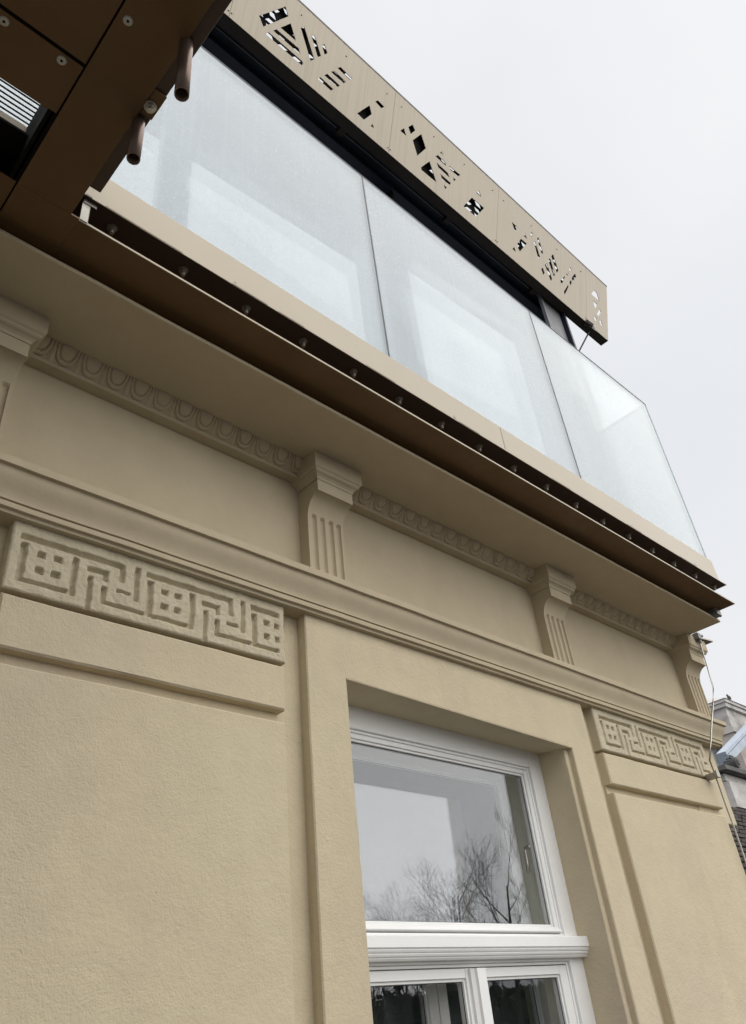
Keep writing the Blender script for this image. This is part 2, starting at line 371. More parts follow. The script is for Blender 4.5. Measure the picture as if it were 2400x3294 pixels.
# piers: meander block, block, groove, field
def groove_rects(x0, n, last):
    P = .2038; rs = []
    for i in range(n):
        o = x0+i*P-.3137
        sets = [[(.3145, .4800, .6575, .6665), (.4715, .4800, .634, .6665)],
                [(.3172, .3270, .5885, .6515), (.3172, .3925, .5885, .5945)],
                [(.3955, .4045, .5875, .6525)],
                [(.4194, .4535, .6375, .6453), (.4455, .4535, .628, .6453)],
                [(.4222, .4302, .5600, .6285)],
                [(.4447, .4530, .5887, .6185), (.4447, .5180, .5887, .5943)],
                [(.4690, .4915, .6150, .6198)], [(.4975, .5060, .6085, .6690)]]
        sets += [[(hx, hx+.0118, hz, hz+.0098)] for hx in (.3427, .3668) for hz in (.6085, .6345)]
        for st in sets:
            for a, c, d, e in st:
                a += o; c = min(c+o, last)
                if c-a > .002: rs.append((a, c, d, e))
    return rs
def relief(x0, x1, rs, dep=.0100):
    z0, z1 = .5725, .700; st = .0015; nx = int((x1-x0)/st); nz_ = int((z1-z0)/st); m = MB(); vs = []
    soft = .0013
    for j in range(nz_+1):
        z = z0+(z1-z0)*j/nz_
        near = [r for r in rs if r[2]-.006 < z < r[3]+.006]
        for i in range(nx+1):
            x = x0+(x1-x0)*i/nx
            wx = x+.0017*noise.noise(Vector((x*70, z*70, 1))); wz = z+.0014*noise.noise(Vector((x*70, z*70, 7)))
            d = 1
            for a, c, e, g_ in near:
                if a-.006 < wx < c+.006:
                    dx = max(a-wx, wx-c); dz = max(e-wz, wz-g_)
                    q = math.hypot(max(dx, 0), max(dz, 0))+min(max(dx, dz), 0)
                    if q < d: d = q
            t = min(1, max(0, (soft*.6-d)/(soft*1.7))); t = t*t*(3-2*t)
            eg = min(x-x0, x1-x, z-z0); er = .003*max(0, 1-eg/.003)**2
            n_ = .0015*noise.noise(Vector((x*38, z*38, 3)))+.0009*noise.noise(Vector((x*140, z*140, 5)))
            vs.append((x, 1.0+dep*t+er+n_, z))
    m.add(vs, [(j*(nx+1)+i, j*(nx+1)+i+1, (j+1)*(nx+1)+i+1, (j+1)*(nx+1)+i) for j in range(nz_) for i in range(nx)])
    m.box(x0+.0002, x1-.0002, 1.0028, 1.03, z0+.0002, z1) if False else None
    # edges going back
    for pts in ([(x0, z0+(z1-z0)*k/30) for k in range(31)], [(x1, z0+(z1-z0)*k/30) for k in range(31)], [(x0+(x1-x0)*k/200, z0) for k in range(201)]):
        k = len(pts); m.add([(x, 1.0025, z) for x, z in pts]+[(x, 1.032, z) for x, z in pts], [(i, i+1, k+i+1, k+i) for i in range(k-1)])
    return m
def pier(x0, x1, u0, n, last):
    relief(x0, x1+.003, groove_rects(u0, n, last)).build('meander_panel', STUM, house, smooth=True)
    m = MB()
    slab(m, rect(x0+.001, x1-.001, .4855, .5645), 1.0, 1.03, bv=.003, step=.02)
    slab(m, rect(x0+.001, x1-.001, -1, .4640), 1.0, 1.03, bv=.003, step=.03)
    m.box(x0+.001, x1-.006, 1.019, 1.031, .45, .50)
    m.build('pier', STUC, house, jit=J*1.3)
pier(.302, .794, .3137, 3, .7835)
pier(1.8150, 2.430, 1.8385, 3, 2.4265)

# belt cornice above the piers, returned round the corner
prof = [(1.05, .7610), (.9585, .7610), (.9585, .7480), (.9650, .7472), (.9655, .7440)]
for i in range(1, 21):           # ogee
    t = i/20; prof.append((.9655+.0153*(t*t*(3-2*t)), .7440-.0420*t))
prof += [(.9812, .7015), (.9860, .7010), (.9860, .6995), (.9815, .6985), (.9822, .6905), (.9885, .6895), (.9892, .6845), (1.03, .6840)]
b = MB(); stn = []
n = 90
for i in range(n+1):
    x = -2+(XE+2)*i/n
    stn.append(lambda y, z, x=x, i=i: (x if i < n else XE+1-y, y, z))
stn.append(lambda y, z: (XE+1-y, 3.0, z))
b.sweep(prof, stn); b.build('belt_cornice', STUF, house, jit=.0007, jy=1)

# brackets
FL = [.0165, .0390, .0620, .0836]      # flute centres
def bracket_mesh(wd=.0961):
    m = MB(); pr = []
    for i in range(40): pr.append((.983, .735+(.897-.735)*i/39))
    for i in range(1, 15):
        a = i/14; ang = a*math.pi/2*.92
        pr.append((.983-.035*(1-math.cos(ang))/(1-math.cos(math.pi/2*.92)), .897+.051*math.sin(ang)/math.sin(math.pi/2*.92)))
    nx = 64; vs = []; nr = len(pr)
    for j, (y, z) in enumerate(pr):
        for i in range(nx+1):
            x = wd*i/nx; d = 0
            for c in FL:
                r = abs(x-c)/.0064
                if z < .905:
                    if r < 1: d = max(d, math.sqrt(1-r*r)*.0062)
                elif z < .913:
                    rr = math.hypot(abs(x-c)/.0064, (z-.905)/.0072)
                    if rr < 1: d = max(d, math.sqrt(1-rr*rr)*.0062)
            vs.append((x, y+d, z))
    fs = [(j*(nx+1)+i, j*(nx+1)+i+1, (j+1)*(nx+1)+i+1, (j+1)*(nx+1)+i) for j in range(nr-1) for i in range(nx)]
    m.add(vs, fs)
    for x in (0, wd):      # sides
        vs = [(x, y, z) for y, z in pr]+[(x, 1.02, z) for y, z in pr]
        m.add(vs, [(i, i+1, nr+i+1, nr+i) for i in range(nr-1)])
    m.box(0, wd, .946, 1.02, .948, .9755)
    rings = [(0.001, .9755), (.0025, .981), (.006, .985), (.0105, .9875), (.0125, .9895), (.0128, .993), (.0165, .9965), (.0170, 1.002), (.0170, 1.034)]
    vs = []
    for e, z in rings: vs += [(-e, .946-e, z), (wd+e, .946-e, z), (wd+e, 1.02, z), (-e, 1.02, z)]
    m.add(vs, [(4*i+k, 4*i+(k+1) % 4, 4*i+4+(k+1) % 4, 4*i+4+k) for i in range(len(rings)-1) for k in range(4)])
    return m
BX = [.1585, .8522, 1.6640, 2.4500]
blab = ['fluted bracket cut by the left edge', 'fluted bracket above the left part of the window', 'third fluted bracket from the left', 'fluted bracket at the house corner']
br0 = bracket_mesh().build('bracket', STUF, house, local=(BX[0], 0, 0)); br0['label'] = blab[0]
for x, l in zip(BX[1:], blab[1:]):
    o = br0.copy(); C.objects.link(o); o.parent = house; o.location = W((x, 0, 0))-house.location; o['label'] = l

# egg and dart mouldings
def egg(xa, xb):
    m = MB(); n = max(1, round((xb-xa)/.0473)); wd = (xb-xa)/n; nu, nv = 30, 26
    def base_pt(v):          # ovolo curve, v from 0 (foot) to 1 (top)
        a = v*math.pi/2
        return Vector((0, .9905-.0235*math.sin(a*.9), 1.0045+.0290*v)), Vector((0, -1, -.75+.2*v)).normalized()
    vs = []
    for i in range(n*nu+1):
        x = xa+wd*i/nu; u = (i % nu)/nu; ju = .62+.30*noise.noise(Vector((int(i/nu)*3.7, xa*9, 1)))
        for j in range(nv+1):
            v = j/nv; du = abs(u-.5)*2; dv = 1-v; h = 0
            r = ((du/.86)**2.4+(dv/.97)**3.0)**.40
            if r < .68: h = .0050*math.sqrt(max(0, 1-(r/.68)**2))+.0003
            elif r < .75: h = -.0018
            elif r < .97: h = .0036*math.sin((r-.75)/.22*math.pi)**.6
            elif r < 1.03: h = -.0022
            else:
                k = min(u, 1-u)*wd/.006
                h = -.002+.0048*max(0, 1-k)+.001*(1 if v < .12 else 0)
            p, nrm = base_pt(v); h = h*ju+.0004*noise.noise(Vector((x*120, v*5, 2))); q = p+nrm*h; vs.append((x, q.y, q.z))
    fs = [(i*(nv+1)+j, (i+1)*(nv+1)+j, (i+1)*(nv+1)+j+1, i*(nv+1)+j+1) for i in range(n*nu) for j in range(nv)]
    m.add(vs, fs)
    m.box(xa, xb, .9895, 1.02, .9965, 1.0050)
    m.box(xa, xb, .9690, 1.02, 1.0325, 1.0400)
    m.build('egg_moulding', STUF, house)
egg(-.05, BX[0]); egg(BX[0]+.0961, BX[1]); egg(BX[1]+.0961, BX[2]); egg(BX[2]+.0961, BX[3])

# main cornice
cp = [(1.05, 1.0330), (.8200, 1.0330), (.8186, 1.0338), (.8190, 1.0400), (.8225, 1.0455), (.8275, 1.0490), (.8320, 1.0540), (.8335, 1.0605), (.95, 1.0612)]
b = MB(); XS = 2.459; stn = []
for i in range(61):
    x = -2+(XS+2)*i/60; stn.append(lambda y, z, x=x, i=i: (x if i < 60 else XS-(z-1.033)*.55, y, z))
b.sweep(cp, stn); nP = len(cp)
b.add([(XS-(z-1.033)*.55, y, z) for y, z in cp]+[(XS-(1.0612-1.033)*.55, 1.05, 1.0612)], [tuple(range(nP+1))])
b.build('cornice', STUF, house, jit=.0012, jy=1)
r_ = MB(); r_.box(-2.5, 2.38, .86, 4, 1.064, 1.112); r_.build('roof', GREYM, house)
# sheet flashing over the corner bracket
fl = MB(); fl.hexa([(2.462, .935, 1.0365), (2.60, .913, 1.0365), (2.60, .950, 1.0365), (2.47, .990, 1.0365)], [(2.462, .935, 1.042), (2.60, .913, 1.042), (2.60, .950, 1.050), (2.47, .990, 1.050)])
fl.box(2.462, 2.575, .94, .985, 1.0345, 1.0362); fl.build('flashing', DSTEEL, house)

# ---- window (part of the house) and its sub-parts
Y = 1.09
win = MB()
def frame(m, x0, x1, z0, z1, y0, y1, wd, wt=None, wb=None, wl=None):
    wt = wd if wt is None else wt; wb = wd if wb is None else wb; wl = wd if wl is None else wl
    m.box(x0, x0+wl, y0, y1, z0, z1); m.box(x1-wd, x1, y0, y1, z0, z1)
    if wt: m.box(x0+wl, x1-wd, y0+.0006, y1-.0006, z1-wt, z1)
    if wb: m.box(x0+wl, x1-wd, y0+.0006, y1-.0006, z0, z0+wb)
    return m
WL, WR, WT = .941, 1.657, .571
ZT = .158; ZB = .121
frame(win, WL, WR, ZT-.01, WT, Y, 1.125, .047, .047, 0, .047)
# stepped inner lip of the frame
frame(win, WL+.047, WR-.047, ZT-.01, WT-.047, Y+.006, 1.125, .006, .006, 0, .006)
win.box(WL+.047, WR-.047, Y+.002, 1.125, ZT-.006, ZT+.0065)
frame(win, WL, WR, -.62, ZB+.003, Y, 1.125, .049, .0095, .05, .049)
frame(win, WL+.049, WR-.049, -.57, ZB-.0065, Y+.006, 1.125, .007, .0055, 0, .007)
win_o = win.build('window_frame', WHITE, house, bev=.0012)
tr = MB(); tp = [(1.12, .1590), (1.068, .1575), (1.0655, .1555), (1.0655, .1385), (1.0695, .1370), (1.0680, .1345), (1.0695, .1315), (1.0725, .1305), (1.0710, .1285), (1.0725, .1255), (1.0765, .1245), (1.0750, .1225), (1.0775, .1195), (1.12, .1190)]
tr.sweep(tp, [lambda y, z: (WL-.005, y, z), lambda y, z: (WR+.004, y, z)]); tr.build('transom', WHITE, win_o)
def sash(parent, x0, x1, z0, z1, y0, st, tp_, bt, glass, m=WHITE, gname='pane', lab=None, depth=.022):
    s_ = MB(); frame(s_, x0, x1, z0, z1, y0, y0+depth, st, tp_, bt)
    frame(s_, x0+st, x1-st, z0+bt, z1-tp_, y0+.0045, y0+depth-.002, .0055)
    so_ = s_.build('sash', m, parent, bev=.001, label=lab)
    g_ = MB(); g_.box(x0+st+.004, x1-st-.004, y0+.011, y0+.0135, z0+bt+.004, z1-tp_-.004)
    g_.build(gname, glass, so_)
    return so_
house_win = win_o
X0, X1 = WL+.053, WR-.053
def sash_part(x0, x1, z0, z1, y0, st, tp_, bt, glass, m, name='sash', label=None, depth=.022):
    s_ = MB(); frame(s_, x0, x1, z0, z1, y0, y0+depth, st, tp_, bt)
    frame(s_, x0+st, x1-st, z0+bt, z1-tp_, y0+.004, y0+depth-.002, .005)
    o_ = s_.build(name, m, house, bev=.001, label=label)
    k_ = MB(); frame(k_, x0+st+.0048, x1-st-.0048, z0+bt+.0048, z1-tp_-.0048, y0+.0085, y0+.0098, .0014); k_.build('gasket', SEAL, o_)
    g_ = MB(); g_.box(x0+st+.003, x1-st-.003, y0+.010, y0+.0125, z0+bt+.003, z1-tp_-.003); g_.build('pane', glass, o_)
    return o_
us = sash_part(X0, X1, ZT+.0085, WT-.0535, 1.098, .013, .010, .013, GL_OUT, WHITE, label='upper single sash above the transom')
dr = MB(); dp = [(1.10, .1765), (1.0925, .1750), (1.0895, .1700), (1.0905, .1690), (1.10, .1665)]
dr.sweep(dp, [lambda y, z: (X0+.004, y, z), lambda y, z: (X1-.001, y, z)]); dr.add([(X1-.001, y, z) for y, z in dp], [(0, 1, 2, 3, 4)]); dr.build('drip_rail', WHITE, us)
XM = 1.3035
sash_part(X0+.004, XM-.002, -.55, ZB-.0135, 1.098, .026, .016, .03, GL_OUT, WHITE, label='lower left sash')
sash_part(XM+.002, X1-.003, -.55, ZB-.0135, 1.098, .026, .016, .03, GL_OUT, WHITE, label='lower right sash')
mu = MB(); mp = [(XM-.0205, 1.098), (XM-.0205, 1.092), (XM-.013, 1.088), (XM-.011, 1.083), (XM+.0135, 1.083), (XM+.0155, 1.088), (XM+.0155, 1.098)]
mu.add([(x, y, -.56) for x, y in mp]+[(x, y, .106) for x, y in mp], [(i, i+1, 8+i, 7+i) for i in range(6)]+[tuple(range(7, 14))])
mu.build('mullion', WHITE, win_o)
# box between outer and inner window
bx = MB(); BYI = 1.20
bx.box(WL-.02, WL+.0015, 1.12, BYI+.03, -.62, .60); bx.box(WR-.0025, WR+.02, 1.12, BYI+.03, -.62, .60)
bx.box(WL+.0016, WR-.0026, 1.12, BYI+.029, .548, .60); bx.box(WL+.0016, WR-.0026, 1.12, BYI+.029, .128, .150); bx.box(WL, WR, 1.12, BYI+.03, -.64, -.62)
bx.build('window_box', JAMB, house)
isash = []
sash_part(WL+.002, WR-.003, .1505, .5475, BYI, .026, .030, .02, GL_IN, INNERW, 'inner_sash', 'upper inner sash')
sash_part(WL+.002, XM-.001, -.61, .126, BYI, .026, .02, .03, GL_IN, INNERW, 'inner_sash', 'lower left inner sash')
sash_part(XM+.001, WR-.003, -.61, .126, BYI, .026, .02, .03, GL_IN, INNERW, 'inner_sash', 'lower right inner sash')
# handle on the right stile of the upper sash
hd = MB(); hx, hz = X1-.012, .330
hd.tube([(hx-.004, 1.118, hz+.017), (hx-.004, 1.132, hz+.017)], .0048, 10)
hd.tube([(hx-.004, 1.132, hz+.019), (hx-.006, 1.134, hz+.008), (hx-.008, 1.133, hz-.016), (hx-.010, 1.132, hz-.036)], [.0035, .004, .0042, .0046], 10)
hd.build('handle', STEEL, us, smooth=True)
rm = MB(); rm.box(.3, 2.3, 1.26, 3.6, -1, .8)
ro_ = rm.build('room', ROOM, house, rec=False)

# ------------------------------------------------------------------ glass balustrade standing on the cornice
bal = empty('glass_balustrade', (1.3, .757, 1.12), 'misted glass balustrade in a beige metal shoe along the roof edge', 'balustrade')
YG, ZG0, ZG1, XG = .757, 1.190, 1.898, 2.373
jx = [-.55, .181, .9135, 1.6435, XG]
for i in range(4):
    p = MB(); p.box(jx[i]+.0016, jx[i+1]-.0016, YG, YG+.0075, ZG0, ZG1)
    p.build('glass_pane', MIST, bal, label=['left glass pane, mostly behind the balcony', 'widest visible glass pane', 'glass pane between the two dark joints', 'right glass pane ending at the corner'][i])
p = MB(); p.box(XG-.0075, XG-.0002, YG+.009, YG+.62, ZG0, ZG1); p.build('glass_pane', MIST, bal, label='side glass pane running back from the corner')
for x in jx[1:4]:
    j = MB(); j.box(x-.0021, x+.0021, YG-.0006, YG+.0080, ZG0, ZG1-.001); j.build('joint', SEAL, bal)
e = MB(); e.box(XG-.0085, XG+.0008, YG-.0006, YG+.0085, ZG0, ZG1+.0004); pass
e.build('corner_edge', simple_mix('frosted_glass_edge', (.80, .86, .87), .6), bal)
e = MB(); e.box(XG-.0090, XG+.0010, YG+.0086, YG+.62, ZG1-.0060, ZG1+.0016); e.build('top_edge', paint('grey_glass_top_edge', (.30, .32, .33), .4, .02), bal)
e = MB(); e.box(jx[0], XG-.008, YG-.0005, YG+.0080, ZG1+.0002, ZG1+.0026); e.build('top_edge', paint('bright_glass_top_edge', (.85, .88, .9), .2, .02), bal)
e = MB(); e.box(jx[0], XG+.001, YG-.001, YG-.0005, ZG1-.0012, ZG1+.0030); e.build('edge_trim', NAVY, bal)
# shoe: fascia with joints
fa = MB(); fx = [-.6, 1.272, 2.370]
for a, c in zip(fx[:-1], fx[1:]): fa.box(a+.0007, c-.0007, .7450, .7560, 1.1195, 1.1985)
fa.box(2.366, 2.3695, .7565, 1.35, 1.1195, 1.1985)
fa.build('fascia', CHAMP, bal, bev=.0012)
ch = MB()
ch.box(-.6, 2.407, .7415, .80, 1.1172, 1.1192); ch.box(.2300, 2.407, .7407, .7413, 1.1166, 1.1200)
c_o = ch.build('channel_plate', [SHADEDK], bal)
ch = MB(); ch.box(.2400, 2.407, .7404, .7422, 1.1163, 1.1203)
for x0, x1 in ((.262, .40), (.50, .575), (.60, .66), (.82, .90), (1.10, 1.17), (1.45, 1.53), (1.80, 1.88), (2.1, 2.2)):
    ch.box(x0, x1, .7398, .7404, 1.1178, 1.1222)      # curled lip pieces
ch.build('lip', CHAMP, bal, bev=.0006)
for x in (.505, 1.085, 1.83, 2.20):
    fb = MB(); fb.add([(x-.004, .7402, 1.1205), (x+.006, .7402, 1.1205), (x-.001, .7402, 1.1275), (x-.004, .7410, 1.1205), (x+.006, .7410, 1.1205), (x-.001, .7410, 1.1275)], [(0, 1, 2), (3, 5, 4), (0, 2, 5, 3), (1, 4, 5, 2), (0, 3, 4, 1)])
    fb.build('clip', GREYM, bal)
# lower plate
lp = MB(); lp.box(.2300, 2.442, .7505, .95, 1.0625, 1.0650); lp.build('base_plate', SHADEBR, bal)
lp = MB(); lp.box(.2300, 2.442, .7490, .7505, 1.0620, 1.0660); lp.build('lip', CHAMP, bal)
bk = MB(); bk.box(-.6, 2.36, .868, .872, 1.0652, 1.1170); bk.build('channel_web', SHADEDK, bal)
# end plates of the cut channel
ep = MB(); ep.box(.2300, .2425, .7490, .7515, 1.0625, 1.1160); ep.box(.2425, .2432, .7492, .7640, 1.0665, 1.1160)
ep.box(.2310, .2520, .7475, .7489, 1.1080, 1.1230)
ep.build('end_plate', DSTEEL, bal, bev=.0012)
# bolts
def bolt_mesh():
    m = MB(); m.tube([(0, 0, 0), (0, 0, -.0012)], .0082, 20); 
    m.tube([(0, 0, -.0012), (0, 0, -.0068)], .0062, 6); m.tube([(0, 0, -.0068), (0, 0, -.0150)], [.0036, .0034], 12)
    return m
b0 = bolt_mesh().build('bolt', DSTEEL, bal, local=(.2883, .7685, 1.1170))
for k in range(1, 17):
    o = b0.copy(); C.objects.link(o); o.parent = bal; o.location = W((.2883+.1303*k, .7685+.0008*((k*7) % 3-1), 1.1170))-bal.location
    o.rotation_euler = (0, 0, k*1.3)

# ------------------------------------------------------------------ canopy over the terrace
can = empty('terrace_canopy', (1.3, .9, 1.12), 'dark terrace canopy with a beige perforated valance above the glass', 'canopy')
HOLES = [[(0.628,0.096),(0.703,0.220),(0.719,0.192),(0.648,0.070)],[(0.701,0.122),(0.731,0.173),(0.76,0.124)],[(0.680,0.087),(0.690,0.103),(0.774,0.105),(0.783,0.087)],[(0.659,0.051),(0.668,0.067),(0.794,0.068),(0.799,0.061),(0.794,0.051)],[(0.767,0.190),(0.778,0.208),(0.833,0.116),(0.821,0.097)],[(0.808,0.197),(0.818,0.212),(0.854,0.152),(0.843,0.136)],[(0.850,0.197),(0.859,0.212),(0.875,0.186),(0.866,0.17)],[(0.920,0.163),(0.931,0.178),(0.982,0.173),(0.973,0.159)],[(0.899,0.124),(0.909,0.140),(0.960,0.138),(0.953,0.124)],[(0.877,0.088),(0.887,0.104),(0.940,0.101),(0.932,0.088)],[(0.856,0.053),(0.865,0.068),(0.918,0.065),(0.910,0.051)],[(1.020,0.051),(1.064,0.127),(1.078,0.100),(1.050,0.049)],[(1.085,0.164),(1.095,0.179),(1.125,0.176),(1.114,0.159)],[(1.080,0.048),(1.086,0.062),(1.095,0.050)],[(1.205,0.135),(1.22,0.160),(1.235,0.136)],[(1.239,0.182),(1.257,0.210),(1.271,0.194),(1.253,0.161)],[(1.265,0.142),(1.301,0.203),(1.329,0.158),(1.293,0.093)],[(1.316,0.059),(1.352,0.116),(1.394,0.05),(1.318,0.048)],[(1.376,0.161),(1.387,0.176),(1.427,0.174),(1.435,0.160)],[(1.399,0.196),(1.407,0.211),(1.416,0.195)],[(1.386,0.138),(1.445,0.136),(1.457,0.122),(1.397,0.123)],[(1.408,0.102),(1.465,0.103),(1.458,0.089),(1.421,0.086)],[(1.430,0.068),(1.446,0.067),(1.438,0.054)],[(1.448,0.174),(1.509,0.178),(1.500,0.163),(1.457,0.160)],[(1.471,0.138),(1.489,0.138),(1.478,0.123)],[(1.600,0.161),(1.615,0.184),(1.629,0.162)],[(1.537,0.049),(1.578,0.121),(1.648,0.123),(1.606,0.050)],[(1.811,0.175),(1.850,0.173),(1.832,0.144)],[(1.820,0.047),(1.832,0.064),(1.843,0.047)],[(1.849,0.091),(1.871,0.133),(1.908,0.134),(1.867,0.066),(1.856,0.072)],[(1.886,0.158),(1.896,0.177),(1.910,0.159)],[(1.930,0.196),(1.938,0.216),(1.947,0.208),(1.939,0.188)],[(1.974,0.207),(1.982,0.219),(2.016,0.161),(2.006,0.146)],[(1.952,0.174),(1.961,0.184),(1.995,0.127),(1.984,0.110)],[(2.071,0.182),(2.083,0.200),(2.121,0.140),(2.110,0.120)],[(2.050,0.147),(2.062,0.165),(2.099,0.105),(2.089,0.089)],[(2.028,0.109),(2.040,0.127),(2.078,0.069),(2.069,0.053)],[(2.005,0.071),(2.014,0.086),(2.027,0.069),(2.019,0.050)],[(2.197,0.197),(2.208,0.216),(2.215,0.207),(2.203,0.187)],[(2.177,0.159),(2.187,0.179),(2.194,0.170),(2.184,0.154)],[(2.135,0.098),(2.167,0.143),(2.167,0.136),(2.142,0.078)],[(2.215,0.163),(2.239,0.202),(2.249,0.192),(2.224,0.152)],[(2.200,0.130),(2.208,0.149),(2.217,0.141),(2.206,0.117)],[(2.156,0.051),(2.189,0.111),(2.193,0.102),(2.167,0.047)],[(2.363,0.172),(2.386,0.208),(2.408,0.206),(2.426,0.172)],[(2.370,0.145),(2.410,0.144),(2.392,0.112)],[(2.404,0.093),(2.427,0.133),(2.437,0.121),(2.414,0.082)],[(2.381,0.056),(2.390,0.073),(2.402,0.062),(2.392,0.045)],[(2.423,0.062),(2.434,0.079),(2.445,0.060),(2.439,0.046)]]
TA = R(-16); y0c, z0c = .84, 2.398
def vmap(dy=0, dz=0):
    def fn(x, y, s): return (x, y0c+dy+s*math.sin(TA)+y*math.cos(TA), z0c+dz+s*math.cos(TA)-y*math.sin(TA))
    return fn
secs = [(-.30, .5425), (.5425, 1.1665), (1.1665, 1.7250), (1.7250, 2.3220), (2.3220, 2.4885)]
for i, (a, c) in enumerate(secs):
    hs = [h for h in HOLES if a < sum(p[0] for p in h)/len(h) < c]
    top = [.2885, .2885, .2885, .2905, .2905][i]
    m = MB(); slab(m, rect(a+.0005, c-.0005, 0, top), 0, .0022, holes=hs, step=0, fn=vmap(), back=True)
    m.build('valance_panel', CHAMPS, can)
rv = MB(); rv.tube([(0, -.0008, 0), (0, .001, 0)], .0022, 8); rv0 = None
for x, s_ in [(x, .243) for x in (.577, .761, .9457, 1.13, 1.1985, 1.3624, 1.5263, 1.690, 1.758, 1.934, 2.109, 2.284)]+[(x, .0195) for x in (.537, .548, 1.161, 1.172, 1.720, 1.731, 2.3175)]:
    p = vmap()(x, -.0008, s_)
    if rv0 is None: rv0 = o = rv.build('rivet', SHADEBR, can, local=p)
    else:
        o = rv0.copy(); C.objects.link(o); o.parent = can; o.location = W(p)-can.location
m = MB(); fn = vmap()
slab(m, rect(-.3, 2.4890, .2895, .2945), -.001, .03, step=0, fn=fn, back=True)
m.build('valance_cap', GREYM, can)
m = MB(); m.box(-.3, 2.4885, .8410, .8765, 2.3975, 2.4005); m.box(-.3, 2.4885, .8745, .8765, 2.4006, 2.445); m.build('valance_underside', BLACKM, can)
m = MB(); fn = vmap(.017, 0); rr = random.Random(4)
def q4(x0, x1, s0, s1): m.add([fn(x0, 0, s0), fn(x1, 0, s0), fn(x1, 0, s1), fn(x0, 0, s1)], [(0, 1, 2, 3)])
q4(-.3, 2.334, .030, .036); q4(-.3, 2.334, .276, .284)
xr = [(-.3, .60, 0), (.60, 1.00, 1), (1.00, 1.36, 0), (1.36, 1.70, 1), (1.70, 1.84, 0), (1.84, 2.30, 1), (2.30, 2.334, 0)]
for xa, xb, op in xr:
    if not op: q4(xa, xb, .036, .276); continue
    nx_ = int((xb-xa)/.046); cw = (xb-xa)/nx_; ch_ = .030
    for a_ in range(8):
        s0_ = .036+a_*ch_; s1_ = s0_+ch_
        for c_ in range(nx_):
            x0_ = xa+c_*cw; x1_ = x0_+cw
            if rr.random() < .16: q4(x0_, x1_, s0_, s1_); continue
            l_ = rr.uniform(.03, .22)*cw; r2 = rr.uniform(.03, .22)*cw; lo = rr.uniform(.20, .32)*ch_; hi = rr.uniform(.20, .32)*ch_; sk = rr.choice((-.2, .2, .3))*cw
            O = [(x0_, s0_), (x1_, s0_), (x1_, s1_), (x0_, s1_)]; I = [(x0_+l_+max(-sk, 0), s0_+lo), (x1_-r2-max(sk, 0), s0_+lo), (x1_-r2-max(-sk, 0), s1_-hi), (x0_+l_+max(sk, 0), s1_-hi)]
            m.add([fn(x, 0, s) for x, s in O+I], [(k, (k+1) % 4, 4+(k+1) % 4, 4+k) for k in range(4)])
m.build('rear_screen', BLACK, can)
m = MB()          # ceiling, deep in the right bays, shallow at the left
m.box(-.3, .476, .8768, 1.0, 2.440, 2.452)
for xa, xb, ya_, yb_, zz in ((.476, 1.50, 1.302, 1.248, 2.4401), (1.5002, 2.208, 1.152, 1.126, 2.4402)):
    m.hexa([(xa, .8768, zz), (xb, .8768, zz), (xb, yb_, zz), (xa, ya_, zz)], [(xa, .8768, 2.452), (xb, .8768, 2.452), (xb, yb_, 2.452), (xa, ya_, 2.452)])
m.build('ceiling', NAVY, can)
m = MB(); m.box(-.3, 2.208, .897, .9005, 2.432, 2.4395); m.build('rail', RAILW, can)
m = MB(); m.box(-.3, 2.208, .925, .960, 2.405, 2.4398); m.build('blind_box', NAVY, can)
for x in (.42, 1.01, 1.52, 2.03):
    m = MB(); m.box(x-.012, x+.012, .884, .906, 2.418, 2.436); m.build('hanger', BLACKM, can)
for i, (x, ya_, yb) in enumerate(((.511, .935, 1.070), (1.281, .935, 1.024), (2.208, .870, .953))):
    m = MB(); m.box(x-.012, x, ya_, yb, 1.12, 2.44)
    m.build('post', [NAVY, BLACK, NAVY][i], can)
    m = MB(); m.box(x-.009, x-.003, yb+.001, [1.10, 1.14, 1.12][i], 1.12, 2.439); m.build('side_screen', paint('pale_side_screen', (.5, .52, .53), .6), can)
m = MB(); m.box(2.06, 2.072, .882, .895, 1.9, 2.44); m.box(2.072, 2.19, .886, .893, 1.9, 2.43); m.build('guide_rail', GREYM, can)
m = MB(); m.tube([(2.32, .845, 2.40), (2.35, .838, 2.388)], .016, 8); m.box(2.33, 2.372, .834, .862, 2.372, 2.399); m.tube([(2.352, .848, 2.378), (2.30, .905, 2.26), (2.27, .93, 2.20)], .0035, 6)
m.build('stay_bracket', BLACKM, can)

# ------------------------------------------------------------------ balcony over the camera
bc = empty('balcony', (-.2, .0, 1.06), 'shaded brown metal balcony soffit with screws and drain pipes at the upper left', 'balcony')
ZB0 = 1.0620
m = MB(); m.box(.1372, .2167, -1.6, .7478, ZB0, 1.066); m.build('edge_beam', SHADEBR, bc, bev=.0006)
m = MB(); m.box(.1372, .2298, .7480, .95, ZB0+.0003, 1.066); m.build('edge_beam', SHADEBR, bc)
m = MB(); m.box(-1.6, .1350, -1.6, .5375, ZB0+.002, 1.066); m.build('soffit_panel', SHADEBR, bc, bev=.0006, label='large plain soffit panel')
m = MB(); m.box(-1.6, .1350, .5425, .6218, ZB0+.002, 1.066); m.build('soffit_panel', SHADEBR, bc, bev=.0006, label='narrow soffit panel with two screws')
m = MB(); m.box(-1.6, .1350, .7480, .95, ZB0+.002, 1.066); m.build('soffit_panel', SHADEBR, bc, label='soffit panel against the cornice')
m = MB()
m.box(-1.6, .2150, -1.6, .6160, 1.0665, 1.20); m.box(.1375, .2150, .6160, .95, 1.0665, 1.20); m.box(-1.6, .1370, .7600, .93, 1.1055, 1.20); m.box(-1.6, .1370, .6960, .93, 1.1, 1.105)
m.box(.124, .1375, .62, .748, 1.064, 1.1); m.box(.128, .1375, .62, .748, 1.1, 1.197)
m.build('deck', BLACK, bc)
